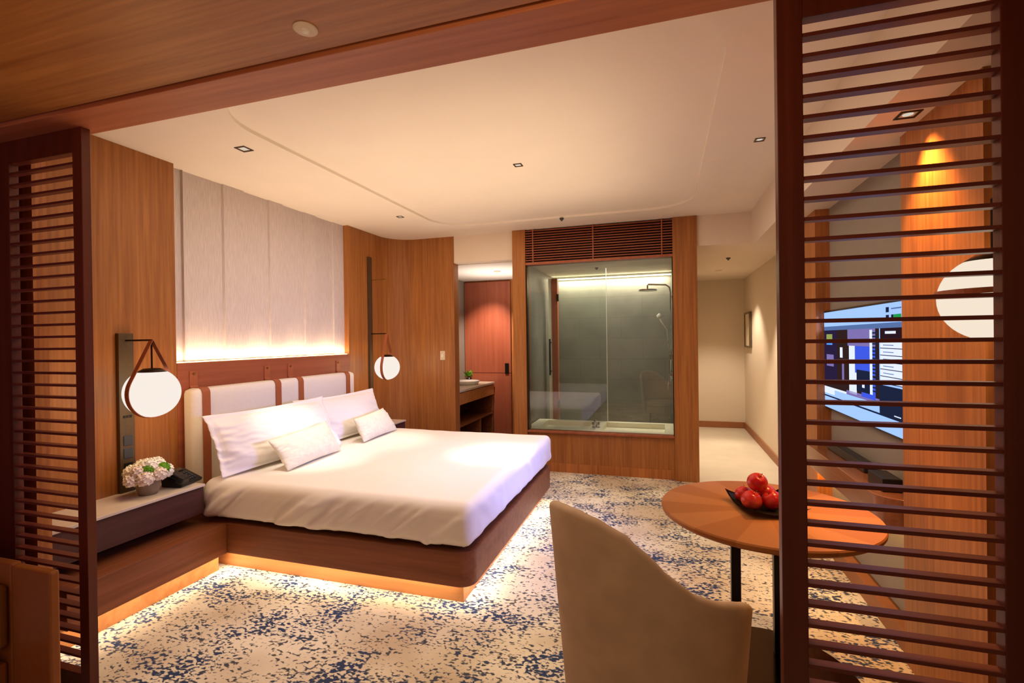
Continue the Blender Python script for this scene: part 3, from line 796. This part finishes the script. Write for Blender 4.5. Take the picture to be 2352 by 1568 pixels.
sq(.36, .76, .76, .85, 10, 4); sq(.0, .36, .78, .85, 6, 4); sq(.18, .76, .80, .85, 0, 5)
for k in range(17): sq(.69, .75, .22 + k * .03, .233 + k * .03, 4, 7)
sq(.66, .69, .20, .74, 6, 6); sq(.27, .31, .36, .46, 6, 6); sq(.30, .33, .5, .7, 10, 6)
sq(.05, .15, .23, .29, 11, 6); sq(.05, .15, .29, .34, 12, 6); sq(.05, .17, .44, .56, 10, 6)
sq(.52, .55, .64, .68, 6, 8); sq(.57, .6, .66, .7, 6, 8)
sq(.77, .99, .19, .29, 8, 3); sq(.82, .92, .215, .235, 6, 4); sq(.77, .99, .29, .296, 9, 4)
sq(.77, .99, .30, .62, 6, 3)
for k in range(6): sq(.77, .99, .345 + k * .055, .351 + k * .055, 4, 5)
for k in range(5): sq(.80, .90, .32 + k * .055, .326 + k * .055, 1, 5)
sq(.76, .985, .64, .87, 4, 4); sq(.90, .96, .85, .858, 6, 5)
sq(0, 1, .87, .885, 4, 3)
sq(.90, .97, .09, .14, 7, 4); sq(.88, .90, .09, .14, 4, 4); sq(.83, .86, .03, .07, 4, 4); sq(.83, .86, .09, .13, 4, 4); sq(.88, .97, .04, .05, 1, 4); sq(.06, .07, .07, .10, 1, 4)
obj('screen_picture', bm, SM, tv)

cs = thing('wall_console', 'long wall-hung wooden media shelf under the television', 'console', (1.04, 3.3, .6))
poly = [(1.124, 3.995), (.95, 3.995), (.95, 2.80)]
for i in range(1, 9):
    a = PI / 2 * i / 8; poly.append((.95 + .17 * (1 - math.cos(a)), 2.80 - .13 * math.sin(a)))
poly.append((1.124, 2.67))
bm = bmesh.new(); prism(bm, poly, .597, .735); autosmooth(obj('shelf_body', bm, M['console'], cs, .003), 30)
tag(obj('media_box', B(1.0, 1.085, 2.80, 2.98, .736, .80), M['black'], None, .004), 'black media box on the near end of the wall console', 'media box')
tag(obj('soundbar', B(1.04, 1.10, 3.15, 3.80, .736, .79), M['black'], None, .008), 'long black soundbar on the wall console under the television', 'soundbar')

# ------------------------------------------------------------------ table, dish, apples
tb = thing('round_table', 'round sunburst-veneer wooden table on dark metal legs', 'table', (.41, 2.38, 0))
bm = bmesh.new(); lathe(bm, [(0, .708), (.415, .708), (.432, .720), (.434, .734), (.430, .740), (0, .740)], (.41, 2.38, 0), n=96)
autosmooth(obj('tabletop', bm, M['table'], tb), 30)
for dx, dy in ((-.10, .16), (.085, .175), (.045, -.21)):
    obj('leg', B(.41 + dx - .021, .41 + dx + .021, 2.38 + dy - .021, 2.38 + dy + .021, .011, .708), M['leg'], tb, .002)
bm = bmesh.new(); lathe(bm, [(0, 0), (.36, 0), (.36, .006), (.355, .011), (0, .011)], (.43, 2.40, 0), n=96)
autosmooth(obj('base_disc', bm, M['disc'], tb), 30)
bm = bmesh.new()
S = 12; cs_ = Vector((.415, 2.385, .741)); ang = math.radians(-76)
e1 = Vector((math.cos(ang), math.sin(ang), 0)); e2 = Vector((-e1.y, e1.x, 0)); g = []
for i in range(S + 1):
    row = []
    for j in range(S + 1):
        u = 2 * i / S - 1; v_ = 2 * j / S - 1
        row.append(cs_ + e1 * u * .135 + e2 * v_ * .125 + Vector((0, 0, .004 + .032 * (u * u * v_ * v_) + .012 * max(u * u, v_ * v_))))
    g.append([bm.verts.new(p) for p in row])
for i in range(S):
    for j in range(S): bm.faces.new((g[i][j], g[i + 1][j], g[i + 1][j + 1], g[i][j + 1]))
bmesh.ops.solidify(bm, geom=bm.faces[:], thickness=.004)
for v in bm.verts: v.co.z = max(v.co.z, .7405)
tag(obj('fruit_dish', bm, M['dish'], None, smooth=True), 'square dark slate dish with upturned corners on the round table', 'dish')
def apple_mesh():
    bm = bmesh.new(); r = .043
    prof = []
    for i in range(25):
        t = PI * i / 24; rr = r * math.sin(t) * (1 + .06 * math.cos(t)) * 1.0; z = -r * .94 * math.cos(t)
        if t > PI * .8: z -= .016 * ((t - PI * .8) / (PI * .2)) ** 2
        if t < PI * .12: z += .006 * (1 - t / (PI * .12))
        prof.append((max(rr, 0 if i in (0, 24) else 1e-4), z))
    lathe(bm, prof, n=28)
    return bm
ap = [((.352, 2.335, .789), 'red apple at the front of the dish, nearest the camera', (.2, .3, 0)),
      ((.385, 2.392, .853), 'deep red apple on top of the heap in the dish', (.5, -.3, 1)),
      ((.335, 2.433, .788), 'small dark red apple at the back left of the dish', (.3, .4, 2)),
      ((.437, 2.36, .789), 'orange-red apple at the right of the heap in the dish', (-.2, .5, 3)),
      ((.43, 2.455, .788), 'red apple at the back of the heap in the dish', (.2, -.4, 4))]
for k, (c, lab, rot) in enumerate(ap):
    a = obj('apple', apple_mesh(), M['apple'], None, smooth=True); a.location = c; a.rotation_euler = rot
    if k == 2: a.scale = (.9, .9, .9); a.location.z = .783
    tag(a, lab, 'apple', 'apples heaped in the slate dish'); a['wo'] = [0, 0, 0]
    bm = bmesh.new(); tube(bm, [(0, 0, .028), (.002, 0, .042), (.006, 0, .052)], .0014, 6); st = obj('stalk', bm, M['bed_wood'], a, smooth=True)

# ------------------------------------------------------------------ tub chair with one swept arm
ch = thing('tub_chair', 'sand velvet tub chair with high back sweeping down to a low arm', 'chair', (-.07, 1.95, 0))
# plan curve of the shell (outer face) and rim heights
plan = []
K = 48
cx, cy = -.075, 1.93
for i in range(K + 1):
    t = i / K
    a = math.radians(178 + (350 - 178) * t)
    ca, sa = math.cos(a), math.sin(a); e = .82
    x = cx + (.365 + .02 * max(0, ca)) * (abs(ca) ** e) * (1 if ca > 0 else -1); y = cy + .33 * (abs(sa) ** e) * (1 if sa > 0 else -1)
    plan.append(Vector((x, y, 0)))
RIM = [(0, .81), (.083, .861), (.167, .885), (.25, .896), (.333, .895), (.417, .879), (.5, .839), (.583, .728), (.667, .662), (.75, .633), (.833, .616), (.917, .590), (1, .552)]
def rim(t):
    for (a, b), (c, d) in zip(RIM, RIM[1:]):
        if t <= c: k = (t - a) / (c - a); return b + (d - b) * k
    return RIM[-1][1]
bm = bmesh.new(); bi = bmesh.new()
outer = []; inner = []
NZ = 16
for i, p in enumerate(plan):
    t = i / K
    d = (p - Vector((cx, cy + .05, 0))); d.z = 0; d.normalize()
    zt = rim(t); lean = .06
    colo = []
    for j in range(NZ + 1):
        z = .20 + (zt - .20) * j / NZ; k = (z - .2) / .68
        q = p + d * (-.055 * (1 - k) + .0) + Vector((0, 0, z)); colo.append(bm.verts.new(q))
    # rounded rim
    rr = []; kt = -.055 * (1 - (zt - .2) / .68)
    for a in (30, 60, 90, 120, 150):
        rr.append(bm.verts.new(p + d * (kt - .022 + .022 * math.cos(math.radians(a))) + Vector((0, 0, zt + .018 * math.sin(math.radians(a))))))
    coli = []
    for j in range(NZ, -1, -1):
        z = .20 + (zt - .20) * j / NZ; k = (z - .2) / .68
        coli.append(bm.verts.new(p + d * (-.055 * (1 - k) - .045) + Vector((0, 0, z))))
    outer.append(colo + rr + coli)
for a, b in zip(outer, outer[1:]):
    for k in range(len(a) - 1):
        bm.faces.new((a[k], b[k], b[k + 1], a[k + 1]))
bm.faces.new(outer[0]); bm.faces.new(outer[-1][::-1])
obj('back_shell', bm, M['chair'], ch, smooth=True)
# lining cushion inside the shell
bm = bmesh.new(); rows = []
for i, p in enumerate(plan[3:-3]):
    t = (i + 3) / K; d = (p - Vector((cx, cy + .05, 0))); d.z = 0; d.normalize(); zt = rim(t)
    row = []
    for z, off in ((.40, -.10), (.45, -.075), (zt - .10, -.075), (zt - .03, -.072), (zt - .012, -.060), (zt - .014, -.046), (zt - .05, -.046), (.40, -.046)):
        k = (z - .2) / .68; row.append(bm.verts.new(p + d * (-.055 * (1 - k) + off) + Vector((0, 0, z))))
    rows.append(row)
for a, b in zip(rows, rows[1:]):
    for k in range(8): bm.faces.new((a[k], b[k], b[(k + 1) % 8], a[(k + 1) % 8]))
bm.faces.new(rows[0]); bm.faces.new(rows[-1][::-1])
obj('back_lining', bm, M['chair_in'], ch, smooth=True)
def elps(a, b, y0, n=40, cut=None):
    p = []
    for i in range(n):
        t = 2 * PI * i / n; p.append((cx + a * math.cos(t), y0 + b * math.sin(t)))
    return p
bm = bmesh.new(); prism(bm, elps(.245, .215, cy + .02), .20, .31); autosmooth(obj('seat_base', bm, M['chair'], ch), 40)
bm = bmesh.new(); prism(bm, elps(.24, .21, cy + .03), .312, .40); autosmooth(obj('seat_cushion', bm, M['chair'], ch, .025, seg=4), 40)
for sx, sy in ((-1, -1), (1, -1), (-1, 1), (1, 1)):
    bm = bmesh.new(); cyl(bm, (cx + .19 * sx, cy + .12 * sy + .02, 0), (cx + .17 * sx, cy + .11 * sy + .02, .20), .012, .019); obj('leg', bm, M['leg'], ch, smooth=True)

# ------------------------------------------------------------------ banquette at lower left
sf = thing('banquette', 'orange-brown leather banquette end with pale seat, lower left corner', 'sofa', (-2.6, 1.2, 0))
bm = bmesh.new(); box(bm, -2.38, -2.165, 1.20, 1.235, 0, .665); obj('end_panel', bm, M['leather_or'], sf, .008)
bm = bmesh.new(); box(bm, -3.3, -2.38, 1.20, 1.235, 0, .672); obj('back_frame', bm, M['leather_or'], sf, .008)
obj('back_cushion', B(-3.3, -2.385, 1.15, 1.198, .36, .60), M['leather_or2'], sf, .02, seg=4)
obj('seat_base', B(-3.3, -2.40, .70, 1.198, .02, .30), M['leather_or'], sf, .01)
obj('seat_cushion', B(-3.3, -2.385, .70, 1.148, .302, .355), M['leather_cream'], sf, .02, seg=4)

# ------------------------------------------------------------------ picture on the corridor wall
pf = thing('picture_frame', 'small slim bronze-framed picture on the corridor wall', 'picture', (1.24, 8.26, 1.6))
bm = bmesh.new()
for a in ((8.02, 8.045, 1.33, 1.87), (8.475, 8.50, 1.33, 1.87), (8.045, 8.475, 1.33, 1.355), (8.045, 8.475, 1.845, 1.87)): box(bm, 1.20, 1.239, *a)
obj('frame', bm, M['plate_b'], pf, .002)
obj('print', B(1.215, 1.238, 8.045, 8.475, 1.355, 1.845), M['paper'], pf)

# ------------------------------------------------------------------ ceiling fittings
def downlight(x, y, z, label, s=.04, square=True):
    t = thing('downlight', label, 'downlight', (x, y, z), 'recessed downlights')
    bm = bmesh.new()
    if square:
        for a in ((-s, s, -s, -s * .75), (-s, s, s * .75, s), (-s, -s * .75, -s * .75, s * .75), (s * .75, s, -s * .75, s * .75)): box(bm, x + a[0], x + a[1], y + a[2], y + a[3], z - .004, z + .002)
    else:
        lathe(bm, [(s * .7, .002), (s * .7, -.003), (s, -.003), (s, .002)], (x, y, z), 24)
    obj('rim', bm, M['bronze'], t)
    bm = bmesh.new(); lathe(bm, [(0, -.001), (s * .5, -.001), (s * .5, .001), (0, .001)], (x, y, z), 20); obj('lens', bm, M['lens'], t)
downlight(-2.574, 2.505, H, 'square dark downlight in the ceiling nearest the fabric panels')
downlight(-2.53, 4.38, H, 'small downlight in the ceiling above the far globe lamp', .03)
downlight(-1.006, 3.426, H + .02, 'small twin downlight in the middle of the recessed ceiling tray', .03)
downlight(.59, 3.45, H, 'small downlight in the white ceiling close to the right screen', .03)
downlight(.961, 2.405, 2.40, 'bright square downlight in the soffit above the wood panel', .038)
def detector(x, y, z, r, label, h=.03):
    t = thing('smoke_detector', label, 'detector', (x, y, z), 'ceiling sensors')
    bm = bmesh.new(); lathe(bm, [(0, 0), (r, 0), (r, -h * .3), (r * .75, -h * .6), (0, -h * .62)], (x, y, z), 36); obj('base', bm, M['fascia'] if r > .03 else M['greyb'], t, smooth=True)
    bm = bmesh.new(); lathe(bm, [(r * .4, -h * .6), (r * .35, -h), (0, -h)], (x, y, z), 24); obj('sensor_cap', bm, M['white'] if r > .03 else M['greyb'], t, smooth=True)
detector(-1.010, 1.214, 2.432, .035, 'round beige detector on the veneered foreground ceiling', .010)
detector(-1.007, 5.007, H, .022, 'tiny grey sprinkler on the ceiling in front of the louvre grille')
detector(-2.141, 6.228, 2.42, .045, 'round white detector on the vestibule ceiling')
detector(.738, 7.5, 2.44, .045, 'round white detector on the corridor ceiling')
detector(.733, 6.35, 2.44, .025, 'tiny grey sprinkler on the corridor ceiling')
detector(-.839, 6.417, 2.42, .022, 'tiny grey sprinkler on the bathroom ceiling')

# ------------------------------------------------------------------ lights
def spot(x, y, z, tx, ty, tz, w, col='#ffd3a0', size=50, blend=.6, r=.03):
    l = bpy.data.lights.new('spot', 'SPOT'); l.energy = w; l.color = lin(col)[:3]; l.spot_size = math.radians(size); l.spot_blend = blend; l.shadow_soft_size = r
    o = bpy.data.objects.new('downlight_beam', l); COL.objects.link(o); o.location = (x, y, z)
    o.rotation_euler = (Vector((tx, ty, tz)) - Vector((x, y, z))).to_track_quat('-Z', 'Y').to_euler(); return o
def area(x, y, z, tx, ty, tz, sx, sy, w, col='#ffd3a0', name='lamp_glow', spread=180):
    l = bpy.data.lights.new('area', 'AREA'); l.shape = 'RECTANGLE'; l.size = sx; l.size_y = sy; l.energy = w; l.color = lin(col)[:3]; l.spread = math.radians(spread)
    o = bpy.data.objects.new(name, l); COL.objects.link(o); o.location = (x, y, z)
    o.rotation_euler = (Vector((tx, ty, tz)) - Vector((x, y, z))).to_track_quat('-Z', 'Y').to_euler(); return o
def point(x, y, z, w, col='#ffd3a0', r=.1):
    l = bpy.data.lights.new('point', 'POINT'); l.energy = w; l.color = lin(col)[:3]; l.shadow_soft_size = r
    o = bpy.data.objects.new('lamp_bulb', l); COL.objects.link(o); o.location = (x, y, z); return o

def strip(c, d, long, ln, w, e, col, name='strip_light'):
    l = bpy.data.lights.new('area', 'AREA'); l.shape = 'RECTANGLE'; l.size = ln; l.size_y = w; l.energy = e; l.color = lin(col)[:3]
    o = bpy.data.objects.new(name, l); COL.objects.link(o)
    z = -Vector(d).normalized(); x = Vector(long); x = (x - z * x.dot(z)).normalized(); y = z.cross(x)
    o.matrix_world = Matrix(((x.x, y.x, z.x, c[0]), (x.y, y.y, z.y, c[1]), (x.z, y.z, z.z, c[2]), (0, 0, 0, 1)))
    return o
spot(-2.574, 2.505, H - .02, -2.62, 3.15, .7, 130, '#fff4e4', 27, 1)
spot(-2.53, 4.38, H - .02, -2.45, 3.95, .6, 90, '#fff4e4', 28, 1)
spot(-1.006, 3.426, H, -1.28, 3.7, .6, 170, '#fffaf2', 25, 1)
spot(.59, 3.45, H - .02, .80, 2.28, .74, 260, '#ffb564', 22, .9)
spot(.945, 2.405, 2.38, 1.04, 2.38, 1.2, 110, '#ffb765', 80, 1, .03)
spot(.75, 7.5, 2.42, .75, 7.7, 0, 330, '#ffecd4', 95, .6)
spot(.75, 6.0, 2.42, .75, 6.1, 0, 170, '#ffecd4', 75, .6)
spot(-2.3, 6.3, 2.40, -2.6, 7.1, 1.4, 160, '#ffe6d4', 60, .9)
area(-2.2, 6.3, 1.9, -2.2, 6.3, 2.5, .8, .8, 9, '#fff4ea', 'bounce_fill')  # upward fill added to brighten the vestibule ceiling
LEDC = '#ffecd2'
strip((-1.98, 2.545, .115), (0, -.5, -1), (1, 0, 0), 1.68, .02, 3.6, LEDC)
strip((-1.08, 3.5, .115), (.5, 0, -1), (0, 1, 0), 1.9, .02, 4.5, LEDC)
strip((-2.80, 2.05, .115), (.5, 0, -1), (0, 1, 0), .9, .02, 1.8, LEDC)
strip((-3.268, 3.525, 1.378), (-.12, 0, 1), (0, 1, 0), 1.9, .012, 7, '#ffdfb6')
strip((-.75, 7.13, 2.375), (0, -.1, -1), (1, 0, 0), 1.6, .03, 34, '#fff4d4', 'cove_and_fill')
area(-.75, 6.2, 2.39, -.75, 6.2, 0, 1.0, .9, 12, '#f6f2e2', 'cove_and_fill')  # added overhead fill for the bathroom, apart from the cove strip
point(-2.99, 2.195, 1.205, 7, '#ffcf94', .1)
point(-3.0, 4.86, 1.205, 5, '#ffcf94', .1)
point(.935, 1.82, 1.606, 3.2, '#ffd29a', .08)
area(1.07, 3.39, 1.33, -1.05, 3.7, .6, 1.2, .65, 24, '#8f9cff', 'screen_glow', 72)
area(-1.5, 3.4, 1.9, -1.7, 3.4, 2.75, 2.2, 2.6, 16, '#ffe2bc', 'bounce_fill')  # unseen upward fill added in mid-room to lift the ceiling
area(-1.2, 3.4, 2.72, -1.2, 3.4, 0, 2.4, 2.6, 45, '#ffe8cc', 'room_fill')  # broad ambient fill added below the tray, no fitting there
area(-1.2, -.4, 1.6, -1.2, 1.5, 2.4, 3.0, 1.5, 10, '#ffc592', 'sitting_area_fill')  # unseen fill added behind the camera for the foreground
strip((-2.45, .3, 1.4), (-.28, 1, 0), (0, 0, 1), 1.6, .3, 2.2, '#a48cff', 'jamb_fill')  # violet fill added to light the left jamb, no window there
area(-.3, .7, 2.40, -.1, 1.7, .7, .5, .3, 6, '#ffe2bc', 'chair_fill')  # fill added to brighten the chair back, no fitting above
strip((1.05, 3.35, .592), (0, 0, -1), (0, 1, 0), 1.2, .02, 2.5, '#ffc880')
strip((1.0, 3.9, .592), (.3, 1, -.6), (1, 0, 0), .1, .02, .8, '#ffb040')
for o in bpy.data.objects:
    if o.type == 'LIGHT' and o.data.type == 'AREA':
        o.visible_camera = False; o.visible_glossy = False

w = bpy.data.worlds.new('dim_room'); SC.world = w; w.use_nodes = True
w.node_tree.nodes['Background'].inputs[0].default_value = (1, .62, .36, 1); w.node_tree.nodes['Background'].inputs[1].default_value = .12

# ------------------------------------------------------------------ camera
cam = bpy.data.cameras.new('camera'); co = bpy.data.objects.new('camera', cam); COL.objects.link(co)
R = Vector((0.95446648, 0.29802874, -0.01313792)); F = Vector((-0.29810372, 0.95452455, -0.00412973)); U = R.cross(F)
m = Matrix(((R.x, U.x, -F.x, 0), (R.y, U.y, -F.y, 0), (R.z, U.z, -F.z, 1.5), (0, 0, 0, 1)))
co.matrix_world = m
cam.sensor_width = 36; cam.lens = 1124.26 / 2352 * 36; cam.clip_start = .05
SC.camera = co
SC.view_settings.view_transform = 'Standard'; SC.view_settings.look = 'None'; SC.view_settings.exposure = .12
SC.cycles.max_bounces = 8; SC.cycles.diffuse_bounces = 4; SC.cycles.caustics_reflective = False; SC.cycles.caustics_refractive = False
SC.cycles.sample_clamp_indirect = 4; SC.cycles.use_denoising = True

for o in bpy.data.objects:
    if 'wo' in o: del o['wo']
